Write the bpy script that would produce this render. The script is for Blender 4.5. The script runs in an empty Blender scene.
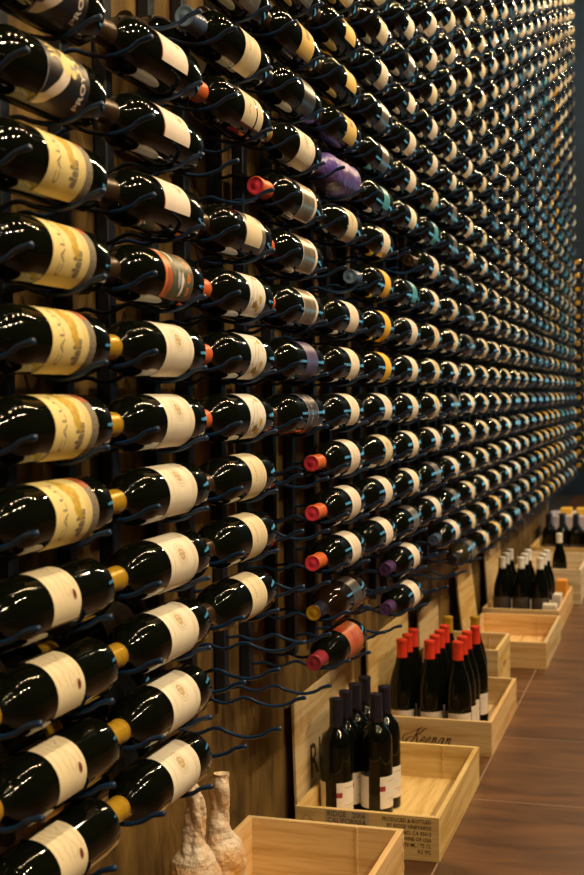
import bpy, math, random
from mathutils import Vector, Matrix, noise
R = math.radians
PI = math.pi
random.seed(7)
scn = bpy.context.scene
col = scn.collection

# ------------------------------------------------------------------ materials
def mat(name, color, rough=.5, metal=0., spec=.5, coat=0., noise_amt=0., noise_scale=20., bump=0., bump_scale=60., dark=None):
    m = bpy.data.materials.new(name); m.use_nodes = True
    nt = m.node_tree; b = nt.nodes['Principled BSDF']
    b.inputs['Base Color'].default_value = (*color, 1)
    b.inputs['Roughness'].default_value = rough
    b.inputs['Metallic'].default_value = metal
    b.inputs['Specular IOR Level'].default_value = spec
    b.inputs['Coat Weight'].default_value = coat
    if noise_amt or bump or dark:
        tc = nt.nodes.new('ShaderNodeTexCoord')
    if noise_amt or dark:
        n = nt.nodes.new('ShaderNodeTexNoise'); n.inputs['Scale'].default_value = noise_scale; n.inputs['Detail'].default_value = 5
        nt.links.new(tc.outputs['Object'], n.inputs['Vector'])
        r = nt.nodes.new('ShaderNodeValToRGB')
        d = dark or tuple(c*(1-noise_amt) for c in color)
        r.color_ramp.elements[0].position = .35; r.color_ramp.elements[0].color = (*d, 1)
        r.color_ramp.elements[1].position = .65; r.color_ramp.elements[1].color = (*color, 1)
        nt.links.new(n.outputs['Fac'], r.inputs['Fac']); nt.links.new(r.outputs['Color'], b.inputs['Base Color'])
    if bump:
        n2 = nt.nodes.new('ShaderNodeTexNoise'); n2.inputs['Scale'].default_value = bump_scale; n2.inputs['Detail'].default_value = 4
        bp = nt.nodes.new('ShaderNodeBump'); bp.inputs['Strength'].default_value = bump; bp.inputs['Distance'].default_value = .01
        nt.links.new(tc.outputs['Object'], n2.inputs['Vector']); nt.links.new(n2.outputs['Fac'], bp.inputs['Height']); nt.links.new(bp.outputs['Normal'], b.inputs['Normal'])
    return m

def wood(name, c1, c2, axis, rough=.55, scale=60., offset=0., stretch=.06):
    """grain runs along axis"""
    m = bpy.data.materials.new(name); m.use_nodes = True
    nt = m.node_tree; b = nt.nodes['Principled BSDF']; b.inputs['Roughness'].default_value = rough
    b.inputs['Specular IOR Level'].default_value = .3
    tc = nt.nodes.new('ShaderNodeTexCoord'); mp = nt.nodes.new('ShaderNodeMapping')
    sc = [1, 1, 1]; sc[axis] = stretch
    mp.inputs['Scale'].default_value = sc; mp.inputs['Location'].default_value = (offset, offset*.7, offset*.3)
    nt.links.new(tc.outputs['Object'], mp.inputs['Vector'])
    n = nt.nodes.new('ShaderNodeTexNoise'); n.inputs['Scale'].default_value = scale*.35; n.inputs['Detail'].default_value = 3; n.inputs['Distortion'].default_value = .6
    w = nt.nodes.new('ShaderNodeMath'); w.operation = 'MULTIPLY'; w.inputs[1].default_value = 14
    s = nt.nodes.new('ShaderNodeMath'); s.operation = 'SINE'
    n2 = nt.nodes.new('ShaderNodeTexNoise'); n2.inputs['Scale'].default_value = scale*3; n2.inputs['Detail'].default_value = 4
    ad = nt.nodes.new('ShaderNodeMath'); ad.operation = 'MULTIPLY_ADD'; ad.inputs[1].default_value = .22; ad.inputs[2].default_value = 0
    ad2 = nt.nodes.new('ShaderNodeMath'); ad2.operation = 'ADD'
    nt.links.new(mp.outputs[0], n.inputs['Vector']); nt.links.new(mp.outputs[0], n2.inputs['Vector'])
    nt.links.new(n.outputs['Fac'], w.inputs[0]); nt.links.new(w.outputs[0], s.inputs[0]); nt.links.new(s.outputs[0], ad.inputs[0])
    nt.links.new(ad.outputs[0], ad2.inputs[0]); nt.links.new(n2.outputs['Fac'], ad2.inputs[1])
    r = nt.nodes.new('ShaderNodeValToRGB')
    r.color_ramp.elements[0].position = .25; r.color_ramp.elements[0].color = (*c2, 1)
    r.color_ramp.elements[1].position = .75; r.color_ramp.elements[1].color = (*c1, 1)
    nt.links.new(ad2.outputs[0], r.inputs['Fac']); nt.links.new(r.outputs['Color'], b.inputs['Base Color'])
    bp = nt.nodes.new('ShaderNodeBump'); bp.inputs['Strength'].default_value = .15; bp.inputs['Distance'].default_value = .002
    nt.links.new(ad2.outputs[0], bp.inputs['Height']); nt.links.new(bp.outputs['Normal'], b.inputs['Normal'])
    return m

def emis(name, color, strength):
    m = bpy.data.materials.new(name); m.use_nodes = True
    nt = m.node_tree; nt.nodes.remove(nt.nodes['Principled BSDF'])
    e = nt.nodes.new('ShaderNodeEmission'); e.inputs[0].default_value = (*color, 1); e.inputs[1].default_value = strength
    nt.links.new(e.outputs[0], nt.nodes['Material Output'].inputs[0])
    return m

M = {}
M['glass'] = mat('dark_green_glass', (.003, .004, .002), .03, spec=.34)
M['glass_brown'] = mat('amber_glass', (.012, .006, .003), .02, spec=.4)
M['glass_clear'] = mat('olive_glass', (.030, .027, .012), .02, spec=.4)
M['steel'] = mat('black_steel_daylight_tint', (.006, .029, .085), .34, metal=.0, spec=.45)  # cool daylight on the pegs is put into this blue base colour
def paper(n, c, r=.6): return mat(n, c, r, noise_amt=.06, noise_scale=60)
M['cream'] = paper('cream_paper', (.78, .69, .48))
M['parch'] = paper('parchment_paper', (.82, .69, .30))
M['ivory'] = paper('ivory_paper', (.86, .80, .66))
M['rosy'] = paper('pinkish_white_paper', (.84, .75, .66))
M['white'] = paper('white_paper', (.80, .78, .74))
M['grey'] = mat('silver_grey_label', (.30, .27, .24), .28, metal=.5, noise_amt=.2)
M['silver'] = mat('silver_foil_label', (.46, .38, .27), .3, metal=.6, noise_amt=.35, noise_scale=14)
M['yellow'] = paper('yellow_paper', (.86, .52, .04))
M['straw'] = paper('straw_yellow_paper', (.78, .55, .16))
M['red_l'] = mat('red_label_paper', (.42, .05, .025), .4, noise_amt=.5, noise_scale=25, dark=(.50, .16, .04))
M['black_l'] = mat('black_label_paper', (.012, .011, .012), .35)
M['slate'] = mat('slate_label', (.07, .065, .07), .3, noise_amt=.5)
M['ink'] = mat('black_ink', (.03, .025, .02), .6)
M['ink_soft'] = mat('faded_brown_ink', (.52, .40, .22), .6)
M['ink_brown'] = mat('brown_ink', (.30, .19, .08), .6)
M['ink_dark'] = mat('dark_brown_ink', (.085, .040, .015), .6)
M['ochre'] = mat('ochre_ink', (.62, .42, .04), .6, noise_amt=.3, noise_scale=120)
M['umber'] = mat('umber_ink', (.30, .24, .15), .6, noise_amt=.4, noise_scale=150)
M['seal'] = mat('dark_red_seal', (.16, .03, .015), .5)
M['brick'] = mat('brick_red_ink', (.42, .10, .03), .5)
M['hatch'] = mat('grey_hatched_band', (.26, .22, .16), .6, noise_amt=.5, noise_scale=300)
M['orange'] = mat('orange_ink', (.75, .22, .04), .4)
M['lav'] = mat('lavender_ink', (.45, .42, .55), .4)
M['olive'] = mat('olive_ink', (.10, .11, .06), .4)
M['purple'] = mat('purple_label', (.12, .10, .24), .4, noise_amt=.5)
M['teal'] = mat('teal_reflection_label', (.10, .42, .52), .35, noise_amt=.3)  # teal reflection on the bottle, painted in as its label colour
M['cap_gold'] = mat('gold_capsule_foil', (.66, .40, .03), .33, metal=.35, noise_amt=.2, noise_scale=90)
M['cap_dark'] = mat('black_capsule_foil', (.014, .014, .030), .3)
M['cap_brown'] = mat('bronze_capsule_foil', (.06, .034, .016), .35, metal=.4)
M['cap_orange'] = mat('orange_red_capsule_foil', (.62, .13, .03), .4)
M['cap_red'] = mat('scarlet_capsule_foil', (.70, .045, .02), .35)
M['cap_pink'] = mat('pink_red_capsule_end', (.80, .05, .10), .35)
M['cap_wine'] = mat('wine_red_capsule_foil', (.28, .03, .05), .3)
M['cap_purple'] = mat('purple_capsule_foil', (.075, .035, .13), .3)
M['cap_white'] = mat('white_capsule_foil', (.86, .88, .88), .35)
M['cap_blue'] = mat('blue_capsule_foil', (.06, .10, .20), .3)
M['cap_disc'] = mat('pale_blue_capsule_disc', (.16, .26, .40), .4)
M['tissue'] = mat('purple_tissue', (.20, .11, .30), .35, noise_amt=.0, noise_scale=18, dark=(.03, .04, .32), bump=.8, bump_scale=40)
M['kraft'] = mat('tan_wrapping_paper', (.74, .68, .58), .5, noise_amt=.0, noise_scale=13, dark=(.66, .34, .08), bump=.5, bump_scale=90)  # pale and orange patches also paint in light on and through the paper
for i in range(5):
    for a, n in enumerate('xyz'):
        tint = [(1, 1, 1), (1.08, .98, .9), (.92, .94, 1.0), (1.02, 1.0, .82), (1.05, 1.22, 1.75)][i]
        c1 = tuple(min(1, c*t) for c, t in zip((.74, .57, .31), tint)); c2 = tuple(c*t for c, t in zip((.55, .36, .14), tint))
        M['pine_%s%d' % (n, i)] = wood('pine_board_%s_%d' % (n, i), c1, c2, a, offset=i*3.1)
M['stamp'] = mat('pale_printed_patch', (.50, .41, .27), .6)
M['rail'] = mat('black_steel_rail', (.007, .012, .022), .45)

# ------------------------------------------------------------------ mesh builder
class MB:
    def __init__(s): s.v = []; s.f = []; s.m = []; s.sm = []; s.mats = []
    def mi(s, m):
        if m not in s.mats: s.mats.append(m)
        return s.mats.index(m)
    def add(s, vs, fs, m, smooth=False):
        o = len(s.v); s.v += [tuple(v) for v in vs]; k = s.mi(m)
        for f in fs: s.f.append([o+i for i in f]); s.m.append(k); s.sm.append(smooth)
    def box(s, a, b, m, bev=0.):
        (x0, y0, z0), (x1, y1, z1) = a, b
        if not bev:
            vs = [(x, y, z) for z in (z0, z1) for y in (y0, y1) for x in (x0, x1)]
            s.add(vs, [(0, 2, 3, 1), (4, 5, 7, 6), (0, 1, 5, 4), (2, 6, 7, 3), (0, 4, 6, 2), (1, 3, 7, 5)], m)
            return
        c = [(x0+x1)/2, (y0+y1)/2, (z0+z1)/2]; h = [(x1-x0)/2, (y1-y0)/2, (z1-z0)/2]
        idx = {}; vs = []
        for sx in (-1, 1):
            for sy in (-1, 1):
                for sz in (-1, 1):
                    for ax in range(3):
                        sg = (sx, sy, sz)
                        vs.append(tuple(c[i]+sg[i]*(h[i] if i == ax else h[i]-bev) for i in range(3)))
                        idx[(sx, sy, sz, ax)] = len(vs)-1
        fs = []
        for ax in range(3):
            o = [i for i in range(3) if i != ax]
            for sg in (-1, 1):
                q = []
                for a1, b1 in ((-1, -1), (1, -1), (1, 1), (-1, 1)):
                    t = [0, 0, 0]; t[ax] = sg; t[o[0]] = a1; t[o[1]] = b1; q.append(idx[(*t, ax)])
                fs.append(q)
            for a1 in (-1, 1):
                for b1 in (-1, 1):
                    t0 = [0, 0, 0]; t0[o[0]] = a1; t0[o[1]] = b1; t1 = list(t0); t0[ax] = -1; t1[ax] = 1
                    fs.append([idx[(*t0, o[0])], idx[(*t1, o[0])], idx[(*t1, o[1])], idx[(*t0, o[1])]])
        for sx in (-1, 1):
            for sy in (-1, 1):
                for sz in (-1, 1): fs.append([idx[(sx, sy, sz, a)] for a in range(3)])
        s.add(vs, fs, m)
    def lathe(s, prof, m, n=32, cap0=True, cap1=True, wob=None, sm=True):
        vs = []
        for j, (r, z) in enumerate(prof):
            for i in range(n):
                a = 2*PI*i/n; rr = r if wob is None else wob(r, z, a)
                vs.append((rr*math.cos(a), rr*math.sin(a), z))
        fs = [(j*n+i, j*n+(i+1) % n, (j+1)*n+(i+1) % n, (j+1)*n+i) for j in range(len(prof)-1) for i in range(n)]
        s.add(vs, fs, m, sm)
        if cap0: s.add(vs[:n], [list(range(n))[::-1]], m)
        if cap1: s.add(vs[-n:], [list(range(n))], m)
    def tube(s, pts, r, m, n=8, rs=None, smooth=True):
        P = [Vector(p) for p in pts]; vs = []; u = None
        for i, p in enumerate(P):
            t = (P[min(i+1, len(P)-1)]-P[max(i-1, 0)]).normalized()
            if u is None:
                u = t.orthogonal().normalized()
            u = (u-t*u.dot(t)).normalized(); w = t.cross(u); rr = rs[i] if rs else r
            for k in range(n):
                a = 2*PI*k/n; vs.append(tuple(p+(u*math.cos(a)+w*math.sin(a))*rr))
        fs = [(i*n+k, i*n+(k+1) % n, (i+1)*n+(k+1) % n, (i+1)*n+k) for i in range(len(P)-1) for k in range(n)]
        fs += [list(range(n))[::-1], [(len(P)-1)*n+k for k in range(n)]]
        s.add(vs, fs, m, smooth)
    def mesh(s, name):
        me = bpy.data.meshes.new(name); me.from_pydata(s.v, [], s.f)
        for m in s.mats: me.materials.append(m)
        me.polygons.foreach_set('material_index', s.m); me.polygons.foreach_set('use_smooth', s.sm); me.update()
        bm = None
        return me
    def build(s, name, parent=None, loc=(0, 0, 0), rot=(0, 0, 0)):
        return link(name, fix(s.mesh(name)), parent, loc, rot)

import bmesh
def fix(me):
    bm = bmesh.new(); bm.from_mesh(me); bmesh.ops.recalc_face_normals(bm, faces=bm.faces); bm.to_mesh(me); bm.free(); return me
def link(name, me, parent=None, loc=(0, 0, 0), rot=(0, 0, 0)):
    o = bpy.data.objects.new(name, me); col.objects.link(o); o.parent = parent; o.location = loc; o.rotation_euler = rot
    return o
def tag(o, label=None, cat=None, group=None, kind=None):
    for k, v in (('label', label), ('category', cat), ('group', group), ('kind', kind)):
        if v: o[k] = v
    return o
def empty(name, loc, rot=(0, 0, 0)):
    o = bpy.data.objects.new(name, None); col.objects.link(o); o.location = loc; o.rotation_euler = rot
    o.empty_display_size = .05
    return o

# ------------------------------------------------------------------ flat art helpers
_txt = {}
def text2d(t, size, sx=1., bold=0., align='CENTER'):
    """(verts2d, faces) of a line of lettering; baseline at 0"""
    key = (t, bold)
    if key not in _txt:
        cu = bpy.data.curves.new('lettering', 'FONT'); cu.body = t; cu.size = 1; cu.offset = bold; cu.resolution_u = 2
        ob = bpy.data.objects.new('lettering', cu); col.objects.link(ob)
        dg = bpy.context.evaluated_depsgraph_get(); me = bpy.data.meshes.new_from_object(ob.evaluated_get(dg))
        vs = [(v.co.x, v.co.y) for v in me.vertices]; fs = [list(p.vertices) for p in me.polygons]
        bpy.data.objects.remove(ob); bpy.data.curves.remove(cu); bpy.data.meshes.remove(me)
        _txt[key] = (vs, fs)
    vs, fs = _txt[key]
    x0 = min(v[0] for v in vs); x1 = max(v[0] for v in vs)
    off = {'CENTER': (x0+x1)/2, 'LEFT': x0, 'RIGHT': x1}[align]
    return [((x-off)*size*sx, y*size) for x, y in vs], fs
def ribbon(pts, w, taper=True, n=6):
    """catmull-rom stroke as 2D strip"""
    P = [Vector(p) for p in pts]; out = []
    for i in range(len(P)-1):
        p0, p1, p2, p3 = P[max(i-1, 0)], P[i], P[i+1], P[min(i+2, len(P)-1)]
        for k in range(n):
            t = k/n; out.append(.5*((2*p1)+(p2-p0)*t+(2*p0-5*p1+4*p2-p3)*t*t+(3*p1-p0-3*p2+p3)*t**3))
    out.append(P[-1]); vs = []
    for i, p in enumerate(out):
        d = out[min(i+1, len(out)-1)]-out[max(i-1, 0)]; d = d.normalized() if d.length > 1e-9 else Vector((1, 0))
        nn = Vector((-d.y, d.x)); ww = w*(.45+.55*abs(d.y)) if taper else w
        vs += [tuple(p+nn*ww/2), tuple(p-nn*ww/2)]
    return vs, [(2*i, 2*i+1, 2*i+3, 2*i+2) for i in range(len(out)-1)]
def blob(cx, cy, rx, ry, n=18, jag=.0, seed=0):
    rd = random.Random(seed)
    vs = [(cx, cy)]+[(cx+rx*(1+rd.uniform(-jag, jag))*math.cos(2*PI*i/n), cy+ry*(1+rd.uniform(-jag, jag))*math.sin(2*PI*i/n)) for i in range(n)]
    return vs, [(0, i+1, (i+1) % n+1) for i in range(n)]
def rect(x0, y0, x1, y1, nx=1):
    vs = []; 
    for i in range(nx+1):
        x = x0+(x1-x0)*i/nx; vs += [(x, y0), (x, y1)]
    return vs, [(2*i, 2*i+2, 2*i+3, 2*i+1) for i in range(nx)]
def ring(cx, cy, r0, r1, n=24, ry=1.):
    vs = []
    for i in range(n):
        a = 2*PI*i/n
        vs += [(cx+r0*math.cos(a), cy+r0*math.sin(a)*ry), (cx+r1*math.cos(a), cy+r1*math.sin(a)*ry)]
    return vs, [(2*i, 2*i+1, (2*i+3) % (2*n), (2*i+2) % (2*n)) for i in range(n)]
def move(vf, dx, dy): return [(x+dx, y+dy) for x, y in vf[0]], vf[1]

RB = .0388   # bottle radius
class Label(MB):
    """flat label coordinates s (around the bottle), t (height above the base) bent round the glass"""
    def put(s, vf, m, lift=1):
        r = RB+.0004+.00012*lift; step = .0032
        for f in vf[1]:
            poly = [vf[0][i] for i in f]
            a0 = min(p[0] for p in poly); a1 = max(p[0] for p in poly)
            if a1-a0 <= step*1.3: parts = [poly]
            else:
                parts = []; n = int(math.ceil((a1-a0)/step))
                for q in range(n):
                    lo = a0+(a1-a0)*q/n; hi = a0+(a1-a0)*(q+1)/n; c = poly
                    for lim, sg in ((lo, 1), (hi, -1)):
                        out = []
                        for i in range(len(c)):
                            p, w = c[i-1], c[i]; dp = (p[0]-lim)*sg; dw = (w[0]-lim)*sg
                            if (dp >= 0) != (dw >= 0):
                                t = dp/(dp-dw); out.append((p[0]+(w[0]-p[0])*t, p[1]+(w[1]-p[1])*t))
                            if dw >= 0: out.append(w)
                        c = out
                        if not c: break
                    if len(c) > 2: parts.append(c)
            for c in parts: s.add([(r*math.cos(a/RB), r*math.sin(a/RB), t) for a, t in c], [list(range(len(c)))], m, False)
    def sheet(s, half, t0, t1, m, lift=0, c=0., n=30):
        vf = rect(c-half, t0, c+half, t1, n); r = RB+.0004+.00012*lift
        s.add([(r*math.cos(a/RB), r*math.sin(a/RB), t) for a, t in vf[0]], vf[1], m, True)

def lab_castle():
    L = Label(); L.sheet(.062, .062, .152, M['parch'])
    L.sheet(.062, .044, .062, M['hatch']); L.put(rect(.018, .045, .0625, .062, 8), M['brick'], 1)
    L.put(move(text2d('CALUS', .0150, 1.7, .0), -.006, .124), M['umber'], 1)
    for k, (a, b, rx, ry) in enumerate([(.024, .103, .012, .010), (.010, .098, .014, .011), (-.004, .097, .012, .009), (.014, .089, .010, .005), (.037, .108, .008, .006), (-.013, .092, .007, .007)]):
        L.put(blob(a, b, rx, ry, 14, .25, k), M['ochre'], 2)
    for k, (x, w, h) in enumerate([(-.042, .009, .008), (-.034, .004, .015), (-.029, .007, .010), (-.021, .004, .018), (-.016, .007, .008)]):
        L.put(rect(x, .081, x+w, .081+h), M['umber'], 2); L.put(([(x-.001, .081+h), (x+w+.001, .081+h), (x+w/2, .081+h+.005)], [(0, 1, 2)]), M['umber'], 2)
    for y, h in ((.074, .024), (.069, .018), (.0655, .030)): L.put(rect(-h, y, h, y+.0010, 8), M['ink_soft'], 1)
    return L, .060
def lab_crest(m='ivory', half=.062, t0=.052, t1=.152):
    L = Label(); L.sheet(half, t0, t1, M[m])
    c = (t0+t1)/2+.004
    L.put(ring(0, c, .0125, .0135), M['ink_soft']); L.put(ring(0, c, .0165, .0172), M['ink_soft'])
    for k in range(8):
        a = k*PI/4; L.put(blob(.007*math.cos(a), c+.007*math.sin(a), .003, .0035, 8, .3, k), M['ink_soft'])
    L.put(blob(0, c, .003, .005, 8, .2), M['ink_soft'])
    for y, h in ((t0+.016, .030), (t0+.011, .022), (t1-.014, .026)): L.put(rect(-h, y, h, y+.0010, 8), M['ink_soft'])
    L.put(rect(-half+.002, t0+.004, half-.002, t0+.0046, 20), M['ink_soft'])
    return L, half
def lab_plain(m, half=.055, t0=.055, t1=.145, back=True, tx=True):
    L = Label(); L.sheet(half, t0, t1, M[m])
    if tx:
        L.put(move(text2d('RESERVE', .008, 1.2), 0, t1-.026), M['ink_brown'])
        for y, h in ((t0+.030, .024), (t0+.022, .018), (t0+.012, .028)): L.put(rect(-h, y, h, y+.0011, 6), M['ink_soft'])
    if back: L.sheet(.026, t0+.01, t1-.012, M[m], 0, PI*RB*1.0, 12)
    return L, half
def lab_short():
    L = Label(); L.sheet(.047, .058, .150, M['rosy']); L.put(rect(-.047, .1485, .047, .1505, 16), M['brick'])
    L.put(blob(-.012, .083, .004, .006, 10, .3, 3), M['ochre']); L.put(blob(-.004, .083, .0022, .003, 8, .3, 4), M['ink_brown'])
    return L, .047
def lab_seal():
    L = Label(); L.sheet(.056, .094, .160, M['cream'])
    rd = random.Random(4)
    for y in (.138, .126, .116):
        pts = [(-.026+.0065*i, y+rd.uniform(-.0045, .0045)) for i in range(9)]
        L.put(ribbon(pts, .0016), M['ink_soft'], 1)
    for y in (.150, .102): L.put(rect(-.02, y, .02, y+.001, 5), M['ink_soft'])
    L.put(blob(-.026, .108, .0065, .0045, 16), M['seal'], 2); L.put(ring(-.026, .108, .005, .0056, 16, .7), M['ink_soft'], 3)
    return L, .056
def lab_floral():
    L = Label(); L.sheet(.064, .050, .128, M['white'])
    L.put(rect(.018, .052, .0188, .127), M['ochre'])
    L.put(rect(-.0, .076, .0012, .126), M['ochre']) if False else None
    L.put(ribbon([(-.050, .125), (-.030, .118), (-.036, .108), (-.046, .114), (-.034, .122), (-.018, .110), (.000, .098), (.008, .088), (.000, .084), (-.012, .092), (-.022, .092), (-.034, .100), (-.030, .086), (-.020, .080)], .0016), M['ink_brown'])
    for k, (a, b, rx, ry) in enumerate([(-.040, .098, .006, .012), (-.030, .074, .008, .007), (-.046, .080, .006, .009), (.010, .070, .004, .008)]):
        L.put(blob(a, b, rx, ry, 14, .15, k), M['ochre'] if k != 0 else M['ink_brown'])
    L.put(ribbon([(.016, .070), (.008, .066), (.000, .064), (-.008, .068)], .002), M['ochre'])
    for k in range(6): L.put(blob(.030+.003*(k % 3), .096+.004*(k//2), .0008, .0008, 6), M['ink_soft'])
    return L, .064
def lab_art():
    L = Label(); L.sheet(.056, .048, .150, M['brick']); L.put(rect(-.0545, .0495, .0545, .1485, 16), M['olive'], 1)
    L.put(rect(-.054, .128, .030, .148, 12), M['orange'], 2); L.put(blob(-.030, .134, .022, .010, 16, .2, 1), M['brick'], 3)
    for k, (a, b, rx, ry, m) in enumerate([(.026, .134, .010, .007, 'white'), (.014, .112, .016, .005, 'white'), (-.024, .100, .012, .006, 'lav'), (-.030, .088, .018, .005, 'white'), (-.006, .118, .016, .006, 'umber'), (.034, .112, .008, .008, 'slate'), (-.044, .108, .008, .010, 'olive')]):
        L.put(blob(a, b, rx, ry, 14, .3, k), M[m], 3)
    for k in range(5): L.put(blob(.036-.019*k, .066, .0075, .0062, 10, .4, k+9), M['orange'], 3)
    for k in range(4): L.put(blob(.028-.019*k, .080, .005, .0035, 8, .4, k+19), M['umber'], 3)
    for k in range(5): L.put(ring(.036-.019*k, .066, .002, .0035, 10), M['olive'], 4)
    return L, .056
def lab_horse():
    L = Label(); L.sheet(.062, .048, .150, M['black_l'])
    L.put(rect(-.062, .1490, .062, .1502, 20), M['lav'])
    L.put(ribbon([(-.050, .147), (-.046, .136), (-.036, .128), (-.024, .116), (-.010, .106), (.004, .102)], .017, False), M['rosy'], 1)
    for k, (a, b, rx, ry) in enumerate([(.002, .104, .012, .012), (.016, .098, .010, .008), (.010, .086, .006, .008), (-.006, .088, .005, .007)]):
        L.put(blob(a, b, rx, ry, 16, .3, k), M['parch'], 2)
    for k in range(5): L.put(ribbon([(.004+.007*k, .114), (.008+.007*k, .126), (.004+.0072*k, .140)], .0035, False), M['parch'], 2)
    for k in range(3): L.put(ribbon([(-.002+.012*k, .080), (.002+.012*k, .074), (-.004+.012*k, .068)], .004, False), M['parch'], 2)
    L.put(move(text2d('PROY', .0150, 1.2, .02), -.022, .060), M['rosy'], 1)
    return L, .062
def lab_tworeg():
    L = Label(); L.sheet(.050, .082, .140, M['cream']); L.sheet(.050, .048, .076, M['cream'])
    L.put(rect(-.050, .048, -.0465, .140, 1), M['seal'], 1)
    L.put(ribbon([(-.028, .112), (-.02, .118), (-.010, .108), (.0, .116), (.012, .106), (.024, .114)], .0022), M['ink_brown'])
    for y, h in ((.096, .026), (.126, .03), (.060, .028)): L.put(rect(-h, y, h, y+.0012, 6), M['ink_soft'])
    return L, .050
def lab_frame():
    L = Label(); L.sheet(.060, .045, .140, M['rosy']); L.put(rect(-.056, .060, .056, .1375, 24), M['silver'], 1)
    for y, h in ((.090, .02), (.084, .026)): L.put(rect(-h, y, h, y+.001, 6), M['ink_soft'], 2)
    return L, .060
def lab_tan():
    L = Label(); L.sheet(.058, .040, .140, M['slate']); L.put(([(-.050, .135), (-.020, .138), (.036, .062), (-.020, .058), (-.050, .060)], [(0, 1, 2, 3, 4)]), M['cream'], 2)
    L.put(rect(-.058, .040, .058, .055, 24), M['silver'], 1)
    return L, .058
def lab_dark():
    L = Label(); L.sheet(.060, .055, .125, M['slate']); L.put(rect(-.060, .1225, .060, .1245, 20), M['lav']); L.put(rect(-.060, .0560, .060, .0575, 20), M['lav'])
    L.put(move(text2d('OLD VINE', .011, 1.25, .02), .0, .092), M['lav'], 1); L.put(move(text2d('ZINFANDEL', .008, 1.3), .0, .078), M['silver'], 1)
    return L, .060
def lab_square(m, sq):
    L = Label(); L.sheet(.048, .048, .128, M[m]); L.put(rect(-.012, .078, .012, .102, 4), M[sq], 1)
    for y, h in ((.064, .02), (.058, .026), (.114, .024)): L.put(rect(-h, y, h, y+.001, 6), M['ink_soft'])
    L.sheet(.024, .058, .112, M[m], 0, PI*RB, 12)
    return L, .048
def lab_solid(m, half=.062, t0=.050, t1=.125):
    L = Label(); L.sheet(half, t0, t1, M[m]); return L, half
def lab_wire():
    L = Label()
    L.sheet(.050, .050, .120, M['slate'])
    for k in range(6): L.put(rect(-.05, .055+.011*k, .05, .0565+.011*k, 12), M['silver'], 1)
    return L, .05
def lab_ridge():
    L = Label(); L.sheet(.050, .028, .105, M['white']); L.sheet(.044, .028, .105, M['white'], 0, PI*RB, 16)
    L.put(rect(-.050, .070, -.036, .082, 3), M['cap_wine']); L.put(rect(PI*RB-.036, .070, PI*RB-.022, .082, 3), M['cap_wine'])
    for y, h in ((.050, .03), (.044, .022), (.092, .03)): L.put(rect(-h, y, h, y+.0012, 6), M['ink_brown'] if y > .045 else M['orange'])
    L.put(rect(-.05, .030, .05, .036, 16), M['rosy'], 1)
    return L, .05
def lab_small():
    L = Label(); L.sheet(.040, .030, .095, M['rosy']); L.sheet(.03, .035, .09, M['rosy'], 0, PI*RB, 12)
    for y, h in ((.050, .02), (.080, .024)): L.put(rect(-h, y, h, y+.0012, 6), M['ink_soft'])
    return L, .04

# ------------------------------------------------------------------ bottle meshes
def profile(kind):
    return [(r+max(0, r-.022)*(RB-.0372)/.0152 if r < RB else r, z) for r, z in profile0(kind)]
def profile0(kind):
    if kind == 'bordeaux':
        return [(.030, .0035), (.034, .0), (.0364, .0012), (.0372, .004), (.0372, .03), (.0372, .08), (.0372, .13), (.0372, .178), (.0368, .188), (.0354, .197), (.0325, .206), (.0285, .2135), (.0240, .2195), (.0200, .2245), (.0172, .2295), (.0156, .2360), (.0148, .245), (.0146, .262), (.0142, .290), (.0152, .2915), (.0152, .297), (.0138, .2985)]
    if kind == 'burgundy':
        return [(.030, .0035), (.034, .0), (.0364, .0012), (.0372, .004), (.0372, .03), (.0372, .08), (.0372, .130), (.0368, .146), (.0356, .160), (.0336, .174), (.0308, .188), (.0274, .202), (.0236, .214), (.0202, .225), (.0178, .236), (.0160, .248), (.0150, .262), (.0142, .290), (.0152, .2915), (.0152, .297), (.0138, .2985)]
_g = {}
def glass_mesh(kind, g):
    k = (kind, g)
    if k not in _g:
        b = MB(); b.lathe(profile(kind), M[g], 40); _g[k] = fix(b.mesh('glass_body'))
    return _g[k]
_c = {}
def cap_mesh(m, disc=None, ln=.055):
    k = (m, disc, ln)
    if k not in _c:
        b = MB(); e = .0007
        z0 = .2988-ln
        def rad(z): return .0160-.0010*min(1, max(0, (z-.236)/.03)) if z < .29 else .0152
        pr = [(rad(z0)-.0002, z0), (rad(z0)+e, z0+.0004)]
        for i in range(1, 6): z = z0+(.2895-z0)*i/6; pr.append((rad(z)+e-.0004*(i > 2), z))
        pr += [(.0150+e, .2900), (.0156+e, .2914), (.0156+e, .2972), (.0146+e, .2990)]
        b.lathe(pr, M[m], 28, cap0=False, cap1=False)
        b.lathe([(.0146+e, .2990), (.0125, .2993), (.0118, .2988), (.0060, .2988), (.0054, .2992), (.0002, .2992)], M[disc or m], 28, cap0=False)
        _c[k] = fix(b.mesh('capsule'))
    return _c[k]
LABELS = {}
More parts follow.
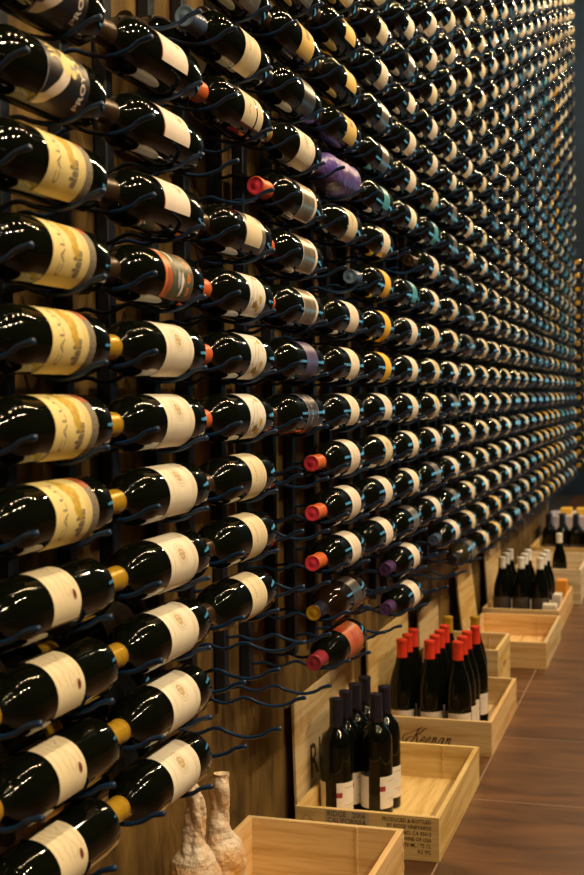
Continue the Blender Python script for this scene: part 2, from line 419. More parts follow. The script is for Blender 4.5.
def lab(name):
    if name not in LABELS:
        f = {'castle': lab_castle, 'crest': lab_crest, 'short': lab_short, 'seal': lab_seal, 'floral': lab_floral, 'art': lab_art, 'horse': lab_horse, 'tworeg': lab_tworeg,
             'frame': lab_frame, 'tan': lab_tan, 'dark': lab_dark, 'yellowsq': lambda: lab_square('straw', 'ink_brown'), 'yellow': lambda: lab_plain('yellow', .062, .050, .112, True, False),
             'plain': lambda: lab_plain('cream', .060, .056, .132), 'rosy': lambda: lab_plain('rosy', .056, .05, .125), 'ivory': lambda: lab_plain('ivory', .060, .05, .122),
             'white': lambda: lab_plain('white', .054, .05, .12), 'cream': lambda: lab_crest('cream', .058, .05, .125), 'grey': lambda: lab_solid('grey'), 'purple': lambda: lab_solid('purple'),
             'slate': lambda: lab_solid('slate'), 'teal': lambda: lab_plain('teal', .05, .05, .11, True, False), 'straw': lambda: lab_plain('straw', .056, .05, .12), 'red': lambda: lab_solid('red_l', .062, .035, .150),
             'wire': lab_wire, 'ridge': lab_ridge, 'small': lab_small}[name]
        L, h = f(); me = L.mesh('label'); LABELS[name] = me
    return LABELS[name]

def make_bottle(name, loc, rot, label, cat, group, lb, cap, disc=None, kind='bordeaux', g='glass', ln=.055):
    o = empty(name, loc, rot); tag(o, label, cat, group)
    link('glass_body', glass_mesh(kind, g), o)
    if lb: link('label', lab(lb), o)
    if cap: link('capsule', cap_mesh(cap, disc, ln), o)
    return o

# ------------------------------------------------------------------ rack layout
CAMZ = 1.03
TX = -.6374                      # peg tips
AX = TX-.0600                    # bottle axis
S = .32455; Y0 = 1.3503; ZB = CAMZ-.55596
NC = 24
def ytip(k): return Y0+S*k
def ybase(k): return Y0+S*k+.060
def zaxis(r): return ZB+.1*r+.0235
RAILX = -.850
WALLX = -.875
NECKDY = .175
def rmax(k): return int(math.floor(10.35+.955*k))

def peg_mesh(drop, tip):
    """profile in local coords: x from the rail, z=0 at the bottle axis height"""
    ax = AX-RAILX
    pts = [(0, -drop+.004), (.010, -drop+.004), (.028, -drop+.007), (.045, -drop+.002), (.058, -drop), (.072, -drop+.003), (.090, -drop+.011), (.105, -drop+.012), (.120, -drop+.006), (ax-.012, -drop+.001), (ax, -drop), (ax+.014, -drop+.0015),
           (ax+.030, (-drop*.55+tip*.45)-.002), (ax+.042, (-drop*.25+tip*.75)), (ax+.060, tip)]
    P = [Vector((p[0], 0, p[1])) for p in pts]; out = []
    for i in range(len(P)-1):
        p0, p1, p2, p3 = P[max(i-1, 0)], P[i], P[i+1], P[min(i+2, len(P)-1)]
        for k in range(3):
            t = k/3; out.append(.5*((2*p1)+(p2-p0)*t+(2*p0-5*p1+4*p2-p3)*t*t+(3*p1-p0-3*p2+p3)*t**3))
    out.append(P[-1])
    end = out[-1]+(out[-1]-out[-2]).normalized()*.0015
    rs = [.0033]*len(out); rs[-1] = .0040; rs[-2] = .0039; rs[-3] = .0036
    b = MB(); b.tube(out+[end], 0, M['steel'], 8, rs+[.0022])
    return fix(b.mesh('peg'))
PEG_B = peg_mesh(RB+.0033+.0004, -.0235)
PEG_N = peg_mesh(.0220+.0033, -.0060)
def rail_mesh(top):
    b = MB(); b.box((-.022, -.013, .43), (0, .013, top), M['rail'], .002)
    return fix(b.mesh('rail'))
ORD = ['first', 'second', 'third', 'fourth', 'fifth', 'sixth', 'seventh', 'eighth', 'ninth', 'tenth', 'eleventh', 'twelfth', 'thirteenth', 'fourteenth', 'fifteenth', 'sixteenth', 'seventeenth', 'eighteenth', 'nineteenth', 'twentieth',
       'twenty-first', 'twenty-second', 'twenty-third', 'twenty-fourth', 'twenty-fifth', 'twenty-sixth', 'twenty-seventh', 'twenty-eighth', 'twenty-ninth', 'thirtieth', 'thirty-first', 'thirty-second', 'thirty-third', 'thirty-fourth']
rails = rail_mesh(4.15)
for k in range(NC):
    o = empty('wine_rack', (RAILX, ytip(k), 0))
    tag(o, 'black steel wall rack of wavy pegs, %s rack column from the near end' % ORD[k], 'wine rack', 'wine rack columns along the wall')
    for dy, pm in ((0, PEG_B), (-NECKDY, PEG_N)):
        link('rail', rails, o, (0, dy, 0))
        for r in range(min(rmax(k)+2, 36)):
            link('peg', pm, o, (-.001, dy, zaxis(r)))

# what lies in each slot: (label, capsule, disc, shape, glass)
T = {
 'H': ('horse', 'cap_dark', None, 'bordeaux', 'glass'), 'C': ('castle', 'cap_gold', None, 'bordeaux', 'glass'), 'E': ('seal', 'cap_gold', None, 'bordeaux', 'glass'),
 'S': ('short', 'cap_brown', None, 'bordeaux', 'glass'), 'A': ('art', 'cap_brown', None, 'bordeaux', 'glass'), 'R': ('crest', 'cap_gold', None, 'bordeaux', 'glass'),
 'F': ('floral', 'cap_orange', None, 'bordeaux', 'glass'), 'P': ('plain', 'cap_brown', None, 'bordeaux', 'glass'), '2': ('tworeg', 'cap_orange', None, 'bordeaux', 'glass'),
 'Q': ('plain', 'cap_blue', 'cap_disc', 'bordeaux', 'glass'), 'T': ('tan', 'cap_brown', None, 'bordeaux', 'glass'), 'M': ('frame', 'cap_orange', None, 'bordeaux', 'glass'),
 'N': ('frame', 'cap_orange', 'cap_pink', 'bordeaux', 'glass'), 'D': ('dark', 'cap_brown', None, 'bordeaux', 'glass'), 'U': ('purple', 'cap_dark', None, 'bordeaux', 'glass'),
 'Y': ('yellowsq', 'cap_brown', None, 'bordeaux', 'glass'), 'y': ('yellow', 'cap_dark', None, 'bordeaux', 'glass'), 'Z': ('yellow', 'cap_blue', 'cap_disc', 'bordeaux', 'glass'),
 'r': ('rosy', 'cap_orange', 'cap_pink', 'bordeaux', 'glass'), 'i': ('ivory', 'cap_dark', None, 'bordeaux', 'glass'), 'w': ('white', 'cap_dark', None, 'bordeaux', 'glass'),
 'p': ('rosy', 'cap_brown', None, 'bordeaux', 'glass'), 'c': ('cream', 'cap_brown', None, 'burgundy', 'glass'), 'g': ('grey', 'cap_dark', None, 'bordeaux', 'glass'), 's': ('slate', 'cap_dark', None, 'bordeaux', 'glass'),
 't': ('teal', 'cap_dark', None, 'bordeaux', 'glass'), 'o': ('ivory', 'cap_orange', None, 'burgundy', 'glass'), 'v': ('rosy', 'cap_purple', 'cap_purple', 'bordeaux', 'glass'),
 'W': ('wire', 'cap_dark', 'cap_gold', 'bordeaux', 'glass_brown'), 'L': ('red', 'cap_wine', 'cap_wine', 'bordeaux', 'glass'), 'G': ('crest', 'cap_gold', None, 'burgundy', 'glass'),
 'b': ('rosy', 'cap_blue', 'cap_blue', 'bordeaux', 'glass'), 'k': ('grey', 'cap_dark', None, 'bordeaux', 'glass_clear'), 'x': ('straw', 'cap_gold', None, 'burgundy', 'glass'), 'a': (None, 'cap_dark', None, 'bordeaux', 'glass_clear'),
}
LOOK = {
 'H': 'black-labelled bottle with cream horse drawing', 'C': 'gold-capped bottle with castle-and-tree label', 'E': 'gold-capped bottle with dark red seal label', 'S': 'bottle with small gold-emblem ivory label', 'A': 'bottle with colourful painted label',
 'R': 'gold-capped bottle with ivory crest label', 'F': 'orange-capped bottle with floral script label', 'P': 'bottle with plain cream wraparound label', '2': 'orange-capped bottle with two-band cream label', 'Q': 'cream-labelled bottle with pale blue cap end',
 'T': 'bottle with dark label and tan wedge', 'M': 'bottle with silver label edged in ivory', 'N': 'pink-red-capped bottle with silver label', 'D': 'bottle with dark label and silver lettering', 'U': 'bottle with dark violet label', 'Y': 'bottle with straw-yellow label and dark square',
 'y': 'bottle with bright yellow label', 'Z': 'yellow-labelled bottle with blue cap end', 'r': 'red-capped bottle with pinkish ivory label', 'i': 'black-capped bottle with ivory label', 'w': 'black-capped bottle with white label', 'p': 'bottle with pinkish ivory label',
 'c': 'sloping-shouldered bottle with cream label', 'g': 'black-capped bottle with silver-grey label', 's': 'dark bottle with slate label', 't': 'dark bottle with painted teal-reflection label', 'o': 'sloping orange-capped bottle with ivory label', 'v': 'purple-capped bottle with pinkish label',
 'W': 'amber bottle with wire-striped dark label', 'L': 'wine-red-capped bottle with red label', 'G': 'gold-capped sloping bottle with crest label', 'b': 'blue-capped bottle with pinkish label', 'k': 'olive glass bottle with grey label', 'x': 'gold-capped bottle with straw-yellow label', 'a': 'unlabelled olive glass bottle',
 'w2': '',
}
COLS = {   # from the lowest row upward; '.' is an empty slot, V the tissue-wrapped bottle
 0: 'EEEECCCCCHH',
 1: 'RRRRRRRASSS.',
 2: '..PPPFFFT.2Qg',
 3: '.....DUMMNGsYg',
 4: 'LWrrriip.cVYYYio',
 5: '..ppcpyyZotggiciw',
}
def slots(k):
    n = rmax(k)+1
    if k in COLS:
        return (COLS[k]+'icpcwigcpiwc')[:n]
    rd = random.Random(100+k)
    basis = {6: 'ippi', 7: 'cpcc', 8: 'pigp', 9: 'cicc', 10: 'ggpc', 11: 'cxcp', 12: 'pcgi', 13: 'gswp', 14: 'cccg', 15: 'gipx', 16: 'gtsg', 17: 'tgck', 18: 'xxcg', 19: 'xygx', 20: 'gtcg', 21: 'tgit', 22: 'gcit', 23: 'cgio'}[k]
    out = ''
    prev = rd.choice(basis)
    for r in range(n):
        if rd.random() < .45: prev = rd.choice(basis+'cig')
        out += prev
    out = list(out)
    if k == 6: out[0] = 'v'; out[1] = 'v'; 
    if k == 7: out[0] = '.'; out[1] = '.'; out[9:11] = 'pt'
    if k == 6: out[8] = 't'; out[9] = '.'
    if k == 8: out[1] = 'b'; out[0] = '.'
    if k == 9: out[0] = 'k'
    if 16 <= k <= 19:
        for q in range(5): out[q] = 'x' if (q+k) % 3 else 'y'
    return ''.join(out[:n])

UPRIGHT = 44
budget = 300-UPRIGHT
stuff = []
n_ind = 0
rd = random.Random(5)
for k in range(NC):
    sl = slots(k)
    for r, ch in enumerate(sl):
        if ch == '.': continue
        lift = rd.uniform(15, 45) if ch not in 'CHS' else {'C': 22, 'H': 12, 'S': 52}[ch]+rd.uniform(-5, 5)
        if ch in 'RPFM2': lift = 30+rd.uniform(-10, 10)
        if ch == 'E': lift = 48+rd.uniform(-8, 8)
        y = ybase(k)+rd.uniform(-.004, .003)
        loc = (AX, y, zaxis(r))
        rot = Matrix.Rotation(PI/2, 3, 'X') @ Matrix.Rotation(R(lift), 3, 'Z')
        e = rot.to_euler()
        if ch == 'V':
            if n_ind < budget:
                b = MB()
                def wob(rr, z, a): return rr*(1+.10*noise.noise(Vector((math.cos(a)*2.2, math.sin(a)*2.2, z*26))))+.0012
                b.lathe([(max(rr*.97, .001), z) for rr, z in [(.030, 0), (.036, .004), (.0372, .02), (.0365, .05), (.037, .09), (.0365, .13), (.037, .17), (.034, .195), (.026, .218), (.017, .235), (.0158, .26), (.0165, .285), (.0135, .299)]], M['tissue'], 36, wob=wob)
                o = b.build('wrapped_bottle', None, loc, e); tag(o, 'bottle wrapped in purple and blue tissue in fifth rack column', 'wine bottle')
                n_ind += 1
            continue
        lb, cp, ds, kd, g = T[ch]
        if n_ind < budget:
            lbl = '%s, %s column from near end, %s row up' % (LOOK[ch], ORD[k], ORD[r])
            make_bottle('wine_bottle', loc, e, lbl, 'wine bottle', 'wine bottles lying in the wall rack', lb, cp, ds, kd, g)
            n_ind += 1
        else:
            stuff.append((loc, rot.to_4x4(), lb, cp, ds, kd, g))
# bottles lying in the inner row, seen between the front ones
for k, r, ch in ((1, 1, 'R'), (1, 2, 'R'), (1, 0, 'R'), (0, 2, 'E'), (0, 1, 'E'), (2, 11, 'P'), (3, 12, 'P')):
    lb, cp, ds, kd, g = T[ch]
    e = (Matrix.Rotation(PI/2, 3, 'X') @ Matrix.Rotation(R(30), 3, 'Z')).to_euler()
    make_bottle('wine_bottle', (RAILX+.060, ybase(k)-.008, zaxis(r)-.0002), e, 'bottle in inner row against wall, behind %s column from near end, %s row' % (ORD[k], ORD[r]), 'wine bottle', 'wine bottles in the inner row of the rack', lb, cp, ds, kd, g)

def lower_glass(kind, g):
    k = (kind, g, 'lo')
    if k not in _g:
        b = MB(); b.lathe(profile(kind), M[g], 20); _g[k] = fix(b.mesh('lo'))
    return _g[k]
def lower_label(lb):
    k = ('lo', lb)
    if k not in LABELS:
        src = lab(lb)
        # the plain sheet only, with its own paper colour
        spec = {'ivory': ('ivory', .060, .05, .122), 'cream': ('cream', .058, .05, .125), 'rosy': ('rosy', .056, .05, .125), 'white': ('white', .054, .05, .12), 'grey': ('grey', .062, .05, .125), 'slate': ('slate', .062, .05, .125),
                'teal': ('teal', .05, .05, .11), 'straw': ('straw', .056, .05, .12), 'yellow': ('yellow', .062, .05, .112)}[lb]
        L = Label(); L.sheet(spec[1], spec[2], spec[3], M[spec[0]], 0, 0, 16); LABELS[k] = L.mesh('lo')
    return LABELS[k]
def merge(items, name):
    vs, fs, mi, sm, mats = [], [], [], [], []
    for mtx, me in items:
        o = len(vs); vs += [tuple(mtx @ v.co) for v in me.vertices]
        for p in me.polygons:
            fs.append([o+i for i in p.vertices]); m = me.materials[p.material_index]
            if m not in mats: mats.append(m)
            mi.append(mats.index(m)); sm.append(p.use_smooth)
    me = bpy.data.meshes.new(name); me.from_pydata(vs, [], fs)
    for m in mats: me.materials.append(m)
    me.polygons.foreach_set('material_index', mi); me.polygons.foreach_set('use_smooth', sm); me.update()
    return me
items = []
for loc, rot, lb, cp, ds, kd, g in stuff:
    mtx = Matrix.Translation(loc) @ rot
    items.append((mtx, lower_glass(kd, g)))
    if lb: items.append((mtx, lower_label(lb)))
    items.append((mtx, cap_mesh(cp, ds)))
o = link('racked_wine_bottles', merge(items, 'racked_wine_bottles'))
tag(o, 'densely racked small wine bottles filling the far end of the wall rack', 'wine bottles', kind='stuff')

# short rack section beyond the gap, with yellow labels
o = empty('wine_rack', (RAILX, 9.75, 0)); tag(o, 'low separate rack section beyond the end of the long wall rack', 'wine rack')
b = MB(); b.box((-.022, -.013, .43), (0, .013, 2.10), M['rail'], .002); rm = fix(b.mesh('rail'))
link('rail', rm, o); link('rail', rm, o, (0, -NECKDY, 0))
for r in range(16):
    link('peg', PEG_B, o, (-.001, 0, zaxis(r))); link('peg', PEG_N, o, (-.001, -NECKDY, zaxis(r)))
items = []
for r in range(16):
    mtx = Matrix.Translation((AX, 9.81, zaxis(r))) @ (Matrix.Rotation(PI/2, 3, 'X') @ Matrix.Rotation(R(30), 3, 'Z')).to_4x4()
    items += [(mtx, lower_glass('bordeaux', 'glass')), (mtx, lower_label('straw')), (mtx, cap_mesh('cap_gold'))]
o = link('racked_wine_bottles', merge(items, 'racked_wine_bottles'))
tag(o, 'yellow-labelled bottles in the low rack section past the long rack', 'wine bottles', kind='stuff')

# ------------------------------------------------------------------ crates
TH = .012
def crate(x0, x1, y0, y1, h, label, tint=0, extra=None, cleats=True, z=0.):
    px, py = M['pine_x%d' % tint], M['pine_y%d' % tint]
    cx, cy = (x0+x1)/2, (y0+y1)/2; w, d = (x1-x0)/2, (y1-y0)/2
    o = empty('wine_crate', (cx, cy, z)); tag(o, label, 'wine crate', 'open wooden wine crates on the floor')
    b = MB(); b.box((-w+TH, -d+TH, .0015), (w-TH, 0, .011), py, .0006); b.box((-w+TH, .0015, .0015), (w-TH, d-TH, .011), py, .0006); b.build('base_board', o)
    for s, ys in ((-1, -d), (1, d)):
        b = MB(); a0, a1 = sorted((ys, ys-s*TH)); b.box((-w, a0, 0), (w, a1, h), px, .0008)
        if extra and s == -1: extra(b, w, d, h)
        b.build('end_panel', o)
    for s, xs in ((-1, -w), (1, w)):
        b = MB(); a0, a1 = sorted((xs, xs-s*TH)); b.box((a0, -d+TH, 0), (a1, d-TH, h), M['pine_y%d' % ((tint+1) % 5 if tint < 3 else tint)], .0008)
        b.build('side_panel', o)
    if cleats:
        b = MB(); b.box((w*.42, d-TH-.0035, .011), (w*.42+.004, d-TH, h-.001), px); b.build('batten', o)
    return o
def face_put(b, vf, m, y, lift=.0004):
    """lettering on a panel facing -Y: x right, z up"""
    b.add([(x, y-lift, z) for x, z in vf[0]], vf[1], m)
def ridge_print(b, w, d, h):
    y = -d
    face_put(b, rect(-w+.070, h-.0385, -w+.172, h-.0015), M['stamp'], y, .0003)
    face_put(b, move(text2d('RIDGE   2006', .0176, .90, .0, 'LEFT'), -w+.076, h-.0160), M['ink'], y, .0007)
    face_put(b, move(text2d('CALIFORNIA', .0176, .90, .0, 'LEFT'), -w+.076, h-.0312), M['ink'], y, .0007)
    for i, t in enumerate(['PRODUCED & BOTTLED', 'BY RIDGE VINEYARDS', 'CUPERTINO, CA 95015', 'WINE OF USA', '750 ML / 75 CL', '4.5 WL']):
        face_put(b, move(text2d(t, .0122, .84, .004, 'RIGHT'), w-.018, h-.0155-.0134*i), M['ink'], y, .0006)
    face_put(b, move(ribbon([(0, .0), (.006, .022), (.014, .03), (.026, .022), (.028, .008), (.018, -.002), (.006, .004), (.004, .016)], .0014), -w+.012, h-.048), M['ink_brown'], y, .0005)
def keenan_print(b, w, d, h):
    y = -d; u = .0205
    def put(pts, dx, wd=.0016):
        wd *= 1.9
        face_put(b, move(ribbon([((x+.45*z)*u*.95, z*u) for x, z in pts], wd), -w+.095+dx*u, .026), M['ink_dark'], y, .0005)
    put([(-.9, .35), (-1.25, .25), (-1.5, .6), (-1.3, 1.15), (-.6, 1.5), (.1, 1.9), (.25, 2.15)], 0)
    put([(.75, 2.25), (.45, 2.1), (.25, 1.2), (.1, .35), (-.15, -.05), (-.6, .0), (-.85, .35), (-.6, .75), (-.1, .95)], 0, .0024)
    put([(1.5, 2.2), (1.2, 2.15), (.75, 1.45), (.3, 1.1), (.6, .9), (.75, .35), (.95, .02), (1.3, .2)], 0, .0024)
    e = [(0, .35), (.4, .5), (.55, .8), (.38, 1.0), (.12, .75), (.08, .3), (.3, 0), (.75, .3)]
    n = [(0, .85), (.12, .95), (.10, .0), (.15, .55), (.40, .98), (.55, .8), (.50, .1), (.62, 0), (.85, .3)]
    a = [(.55, .85), (.35, 1.0), (.08, .65), (.08, .2), (.25, 0), (.48, .35), (.62, .95), (.55, .1), (.68, 0), (.9, .3)]
    x = 1.2
    for g, adv in ((e, .74), (e, .80), (n, .92), (a, .92), (n, .9)): put(g, x, .0019); x += adv*1.06
def crate_joint(b, w, d, h): pass

C1 = crate(-.848, -.522, 1.815, 2.430, .17, 'pale pine crate at the near end holding two paper-wrapped bottles', 0)
b = MB()
for i in range(6): b.box((.1632, .2955, .008+.027*i), (.1638, .3068, .021+.027*i), M['pine_x3'])
b.build('finger_joint', C1)
crate(-.834, -.503, 2.715, 3.300, .10, 'open pine crate with printed vineyard lettering and dark-capped bottles', 3, ridge_print)
crate(-.835, -.506, 3.555, 4.135, .10, 'open pine crate with script lettering full of red-capped bottles', 0, keenan_print)
c4 = crate(-.905+.07, -.578, 4.225, 4.545, .17, 'small empty tall pine crate behind the red-capped bottles', 2)
b = MB(); b.box((.1282, -.03, .09), (.1292, .03, .105), M['ink_brown']); b.build('handle_slot', c4)
crate(-.800, -.469, 4.750, 5.350, .10, 'empty low pine crate between the small tall crate and white-capped bottles', 1)
crate(-.815, -.484, 5.465, 6.180, .10, 'low pine crate holding the white-capped bottles', 0)
crate(-.780, -.450, 6.260, 6.950, .17, 'pale pine crate behind the white-capped bottles', 4)
crate(-.795, -.446, 7.150, 7.850, .17, 'farthest pine crate holding black-capped bottles', 3)
# upright bottles: (px of table) positions on the crate bases
def upright(x, y, z, yaw, label, group, lb, cap, disc=None, kind='bordeaux', ln=.055, name='wine_bottle'):
    return make_bottle(name, (x, y, z), (0, 0, R(yaw)), label, 'wine bottle', group, lb, cap, disc, kind, 'glass', ln)
ZF = .0112
for i, (x, y, w) in enumerate([(-.7815, 2.885, 'front corner of the wall-side row'), (-.779, 2.966, 'second in the wall-side row'), (-.776, 3.047, 'third in the wall-side row'), (-.770, 3.128, 'last in the wall-side row'), (-.700, 2.955, 'front of the aisle-side pair'), (-.698, 3.038, 'rear of the aisle-side pair')]):
    upright(x, y, ZF, (-2, 5, 0, 0, 9, 4)[i], 'upright dark-capped bottle with white label, %s' % w, 'dark-capped bottles in the printed crate', 'ridge', 'cap_dark', ln=.068)
g3 = [(i, j) for i in range(3) for j in range((3, 4, 4)[i])]
for i, j in g3:
    x = -.782+.0835*i+(.012 if (i, j) == (2, 3) else 0); y = 3.640+.0835*j+(.004 if (i, j) == (2, 3) else 0)
    upright(x, y, ZF, -70+rd.uniform(-20, 20), 'upright red-capped bottle in scripted crate, %s file from wall, %s from front' % (ORD[i], ORD[j]), 'red-capped bottles in the scripted crate', 'small', 'cap_red', kind='burgundy', ln=.074)
upright(-.715, 4.050, ZF, -60, 'upright gold-capped bottle behind the middle file of red caps', None, 'small', 'cap_gold', kind='burgundy')
upright(-.630, 4.075-.003, ZF, -60, 'upright gold-capped bottle behind the aisle-side file of red caps', None, 'small', 'cap_gold', kind='burgundy')
for i in range(3):
    for j in range(3):
        upright(-.745+.0835*i, 5.60+.14*j, ZF, -80, 'upright white-capped bottle, %s file from wall, %s from front' % (ORD[i], ORD[j]), 'white-capped bottles in the low crate', 'slate' if j == 0 else 'small', 'cap_white', kind='burgundy', ln=.085)
upright(-.583, 6.60, ZF, -80, 'tall white-capped bottle standing in the crate behind the others', None, 'slate', 'cap_white', kind='burgundy', ln=.085)
for i in range(4):
    upright(-.737+.0790*i, 7.62, ZF, -80, 'black-capped upright bottle in farthest crate, %s from the wall' % ORD[i], 'black-capped bottles in the farthest crate', 'slate', 'cap_dark', ln=.07)
for i in range(4):
    upright(-.700+.0790*i-.037, 7.72, ZF, -80, 'black-capped bottle in rear row of farthest crate, %s from wall' % ORD[i], 'black-capped bottles in the farthest crate', 'slate', 'cap_blue', ln=.07)

# paper-wrapped bottles in the near crate
def wrapped(name, x, y, seed, label, lean, hs=1.):
    prof = [(.038, 0), (.0435, .004), (.045, .03), (.0445, .08), (.045, .13), (.0450, .180), (.0445, .215), (.042, .232), (.036, .250), (.029, .263), (.0230, .275), (.0200, .292), (.0180, .315), (.0180, .335), (.0195, .348), (.0205, .360), (.0180, .372), (.012, .382), (.004, .378)]
    P = []
    for i in range(len(prof)-1):
        n = max(2, int((Vector(prof[i+1])-Vector(prof[i])).length/.0042))
        for t in range(n): t /= n; P.append((prof[i][0]*(1-t)+prof[i+1][0]*t, prof[i][1]*(1-t)+prof[i+1][1]*t))
    P.append(prof[-1])
    def crease(p):
        d = noise.voronoi(p)[0]; return min(1., (d[1]-d[0])*1.4)
    def wob(r, z, a):
        q = Vector((r*math.cos(a), r*math.sin(a), z)); tw = a+z*9+seed
        sp = Vector((r*math.cos(tw), r*math.sin(tw), z*.55))+Vector((seed, 0, 0))
        k = 1+1.6*max(0, (z-.24)/.14)
        return max(r+.0048*k*(crease(sp*26)-.5)+.0026*(crease(q*46+Vector((0, seed, 0)))-.5)+.0010*(crease(q*110)-.5)+.004*k*noise.noise(sp*26), .001)
    b = MB(); b.lathe(P, M['kraft'], 64, wob=wob, sm=False)
    o = b.build(name, None, (x, y, ZF), lean); tag(o, label, 'wrapped bottle', 'paper-wrapped bottles in the near crate')
    o.scale = (1, 1, hs); return o
wrapped('wrapped_bottle', -.777, 1.955, 1.3, 'bottle in crumpled tan paper, front one of two in near crate', (0, 0, 0), .98)
wrapped('wrapped_bottle', -.774, 2.068, 5.1, 'bottle in crumpled tan paper, rear one of two in near crate', (0, 0, 1.2), .935)

# lids leaning on the wall
def lid(y0, y1, hgt, label, tint, lean=3., text=False, xb=-.853, name='crate_lid', turn=0.):
    o = empty(name, (xb, (y0+y1)/2, 0), (0, R(-lean), R(turn))); tag(o, label, 'crate lid')
    w = (y1-y0)/2; b = MB(); b.box((-.007, -w, .001), (0, w, hgt), M['pine_y%d' % tint], .0008)
    if text:
        v, f = text2d('RIDGE', .118, 1.05, .004, 'LEFT'); b.add([(.0004, x-w+.120, z+.110) for x, z in v], f, M['ink'])
    b.build('board', o)
    b = MB()
    for s in (-1, 1): b.box((-.0125, s*(w-.05)-.02, .01), (-.0072, s*(w-.05)+.02, hgt-.01), M['pine_z%d' % tint])
    b.build('batten', o)
    return o
lid(2.768, 3.335, .325, 'large pale crate lid with big stencilled letters leaning behind dark-capped bottles', 2, 1.4, True, xb=-.843)
lid(3.50, 4.06, .325, 'plain yellow-pine crate lid leaning on wall behind red-capped bottles', 3, 1.4, xb=-.843)
lid(4.24, 4.60, .285, 'short greyish crate lid leaning on the wall beside empty rack pegs', 2, 1.6, xb=-.842)
lid(4.97, 5.34, .330, 'upright crate lid leaning against the wall behind empty low crate', 3, 6., xb=-.808)
lid(5.80, 6.30, .30, 'crate lid leaning on wall behind the white-capped bottles', 0, 3., xb=-.833)
# small cartons at the far end
def carton(x0, x1, y0, y1, z0, z1, m, label, name='carton', cat='box', mm=None):
    o = empty(name, ((x0+x1)/2, (y0+y1)/2, z0)); tag(o, label, cat)
    w, d, h = (x1-x0)/2, (y1-y0)/2, z1-z0
    b = MB(); b.box((-w, -d, .0005), (w, d, h-.004), m, .002); b.build('box_body', o)
    b = MB(); b.box((-w+.001, -d+.001, h-.004), (w-.001, -.002, h), mm or m, .0005); b.box((-w+.001, .002, h-.004), (w-.001, d-.001, h), mm or m, .0005); b.build('flap', o)
    return o
lavm = paper('lavender_white_card', (.62, .60, .74)); yelm = paper('yellow_card', (.80, .50, .05)); orm = paper('orange_card', (.85, .36, .04)); whm = paper('white_card', (.75, .70, .62))
carton(-.80, -.36, 8.15, 8.55, 0, .25, lavm, 'lavender-white carton behind the black-capped bottles')
carton(-.72, -.65, 8.22, 8.36, .2503, .29, yelm, 'small yellow box on the lavender-white carton, on its wall side')
carton(-.62, -.55, 8.22, 8.36, .2503, .29, yelm, 'small yellow box on the lavender-white carton, on its aisle side')
carton(-.548, -.500, 6.02, 6.09, ZF, .150, orm, 'small orange box at rear corner of the white-capped bottle crate')
carton(-.560, -.500, 5.50, 5.56, ZF, .118, whm, 'small white box in the front corner of the white-capped crate')
carton(-.535, -.500, 5.72, 5.80, ZF, .128, whm, 'small white box beside the white-capped bottles, on aisle side')

# ------------------------------------------------------------------ room
def structure(name, b, parent=None): return tag(b.build(name, parent), kind='structure')
X1, YA, YB, ZC = 4.6, -3.2, 13.0, 7.0
# floor tiles
def floor_mat():
    m = bpy.data.materials.new('brown_stone_tile'); m.use_nodes = True; nt = m.node_tree; b = nt.nodes['Principled BSDF']
    tc = nt.nodes.new('ShaderNodeTexCoord'); sp = nt.nodes.new('ShaderNodeSeparateXYZ'); nt.links.new(tc.outputs['Object'], sp.inputs[0])
    def grout(out, off, period, width):
        a = nt.nodes.new('ShaderNodeMath'); a.operation = 'ADD'; a.inputs[1].default_value = -off+period*20; nt.links.new(out, a.inputs[0])
        q = nt.nodes.new('ShaderNodeMath'); q.operation = 'MODULO'; q.inputs[1].default_value = period; nt.links.new(a.outputs[0], q.inputs[0])
        c = nt.nodes.new('ShaderNodeMath'); c.operation = 'LESS_THAN'; c.inputs[1].default_value = width; nt.links.new(q.outputs[0], c.inputs[0])
        return c.outputs[0]
    gx = grout(sp.outputs[0], -.509, 1.2, .004); gy = grout(sp.outputs[1], 3.172, .603, .004)
    mx = nt.nodes.new('ShaderNodeMath'); mx.operation = 'MAXIMUM'; nt.links.new(gx, mx.inputs[0]); nt.links.new(gy, mx.inputs[1])
    mp = nt.nodes.new('ShaderNodeMapping'); mp.inputs['Scale'].default_value = (1.0, 4.5, 1); nt.links.new(tc.outputs['Object'], mp.inputs['Vector'])
    n = nt.nodes.new('ShaderNodeTexNoise'); n.inputs['Scale'].default_value = 2.6; n.inputs['Detail'].default_value = 8; n.inputs['Roughness'].default_value = .6; n.inputs['Distortion'].default_value = .8
    nt.links.new(mp.outputs[0], n.inputs['Vector'])
    r = nt.nodes.new('ShaderNodeValToRGB'); e = r.color_ramp.elements
    e[0].position = .36; e[0].color = (.065, .027, .011, 1); e[1].position = .70; e[1].color = (.175, .080, .033, 1)
    nt.links.new(n.outputs['Fac'], r.inputs['Fac'])
    mix = nt.nodes.new('ShaderNodeMixRGB'); mix.inputs[2].default_value = (.30, .20, .14, 1); nt.links.new(mx.outputs[0], mix.inputs[0]); nt.links.new(r.outputs['Color'], mix.inputs[1])
    nt.links.new(mix.outputs[0], b.inputs['Base Color']); b.inputs['Roughness'].default_value = .42; b.inputs['Specular IOR Level'].default_value = .4
    bp = nt.nodes.new('ShaderNodeBump'); bp.inputs['Strength'].default_value = .12; bp.inputs['Distance'].default_value = .004; nt.links.new(n.outputs['Fac'], bp.inputs['Height']); nt.links.new(bp.outputs['Normal'], b.inputs['Normal'])
    return m
b = MB(); b.box((WALLX-.1, YA, -.1), (X1, YB, 0), floor_mat()); structure('floor', b)
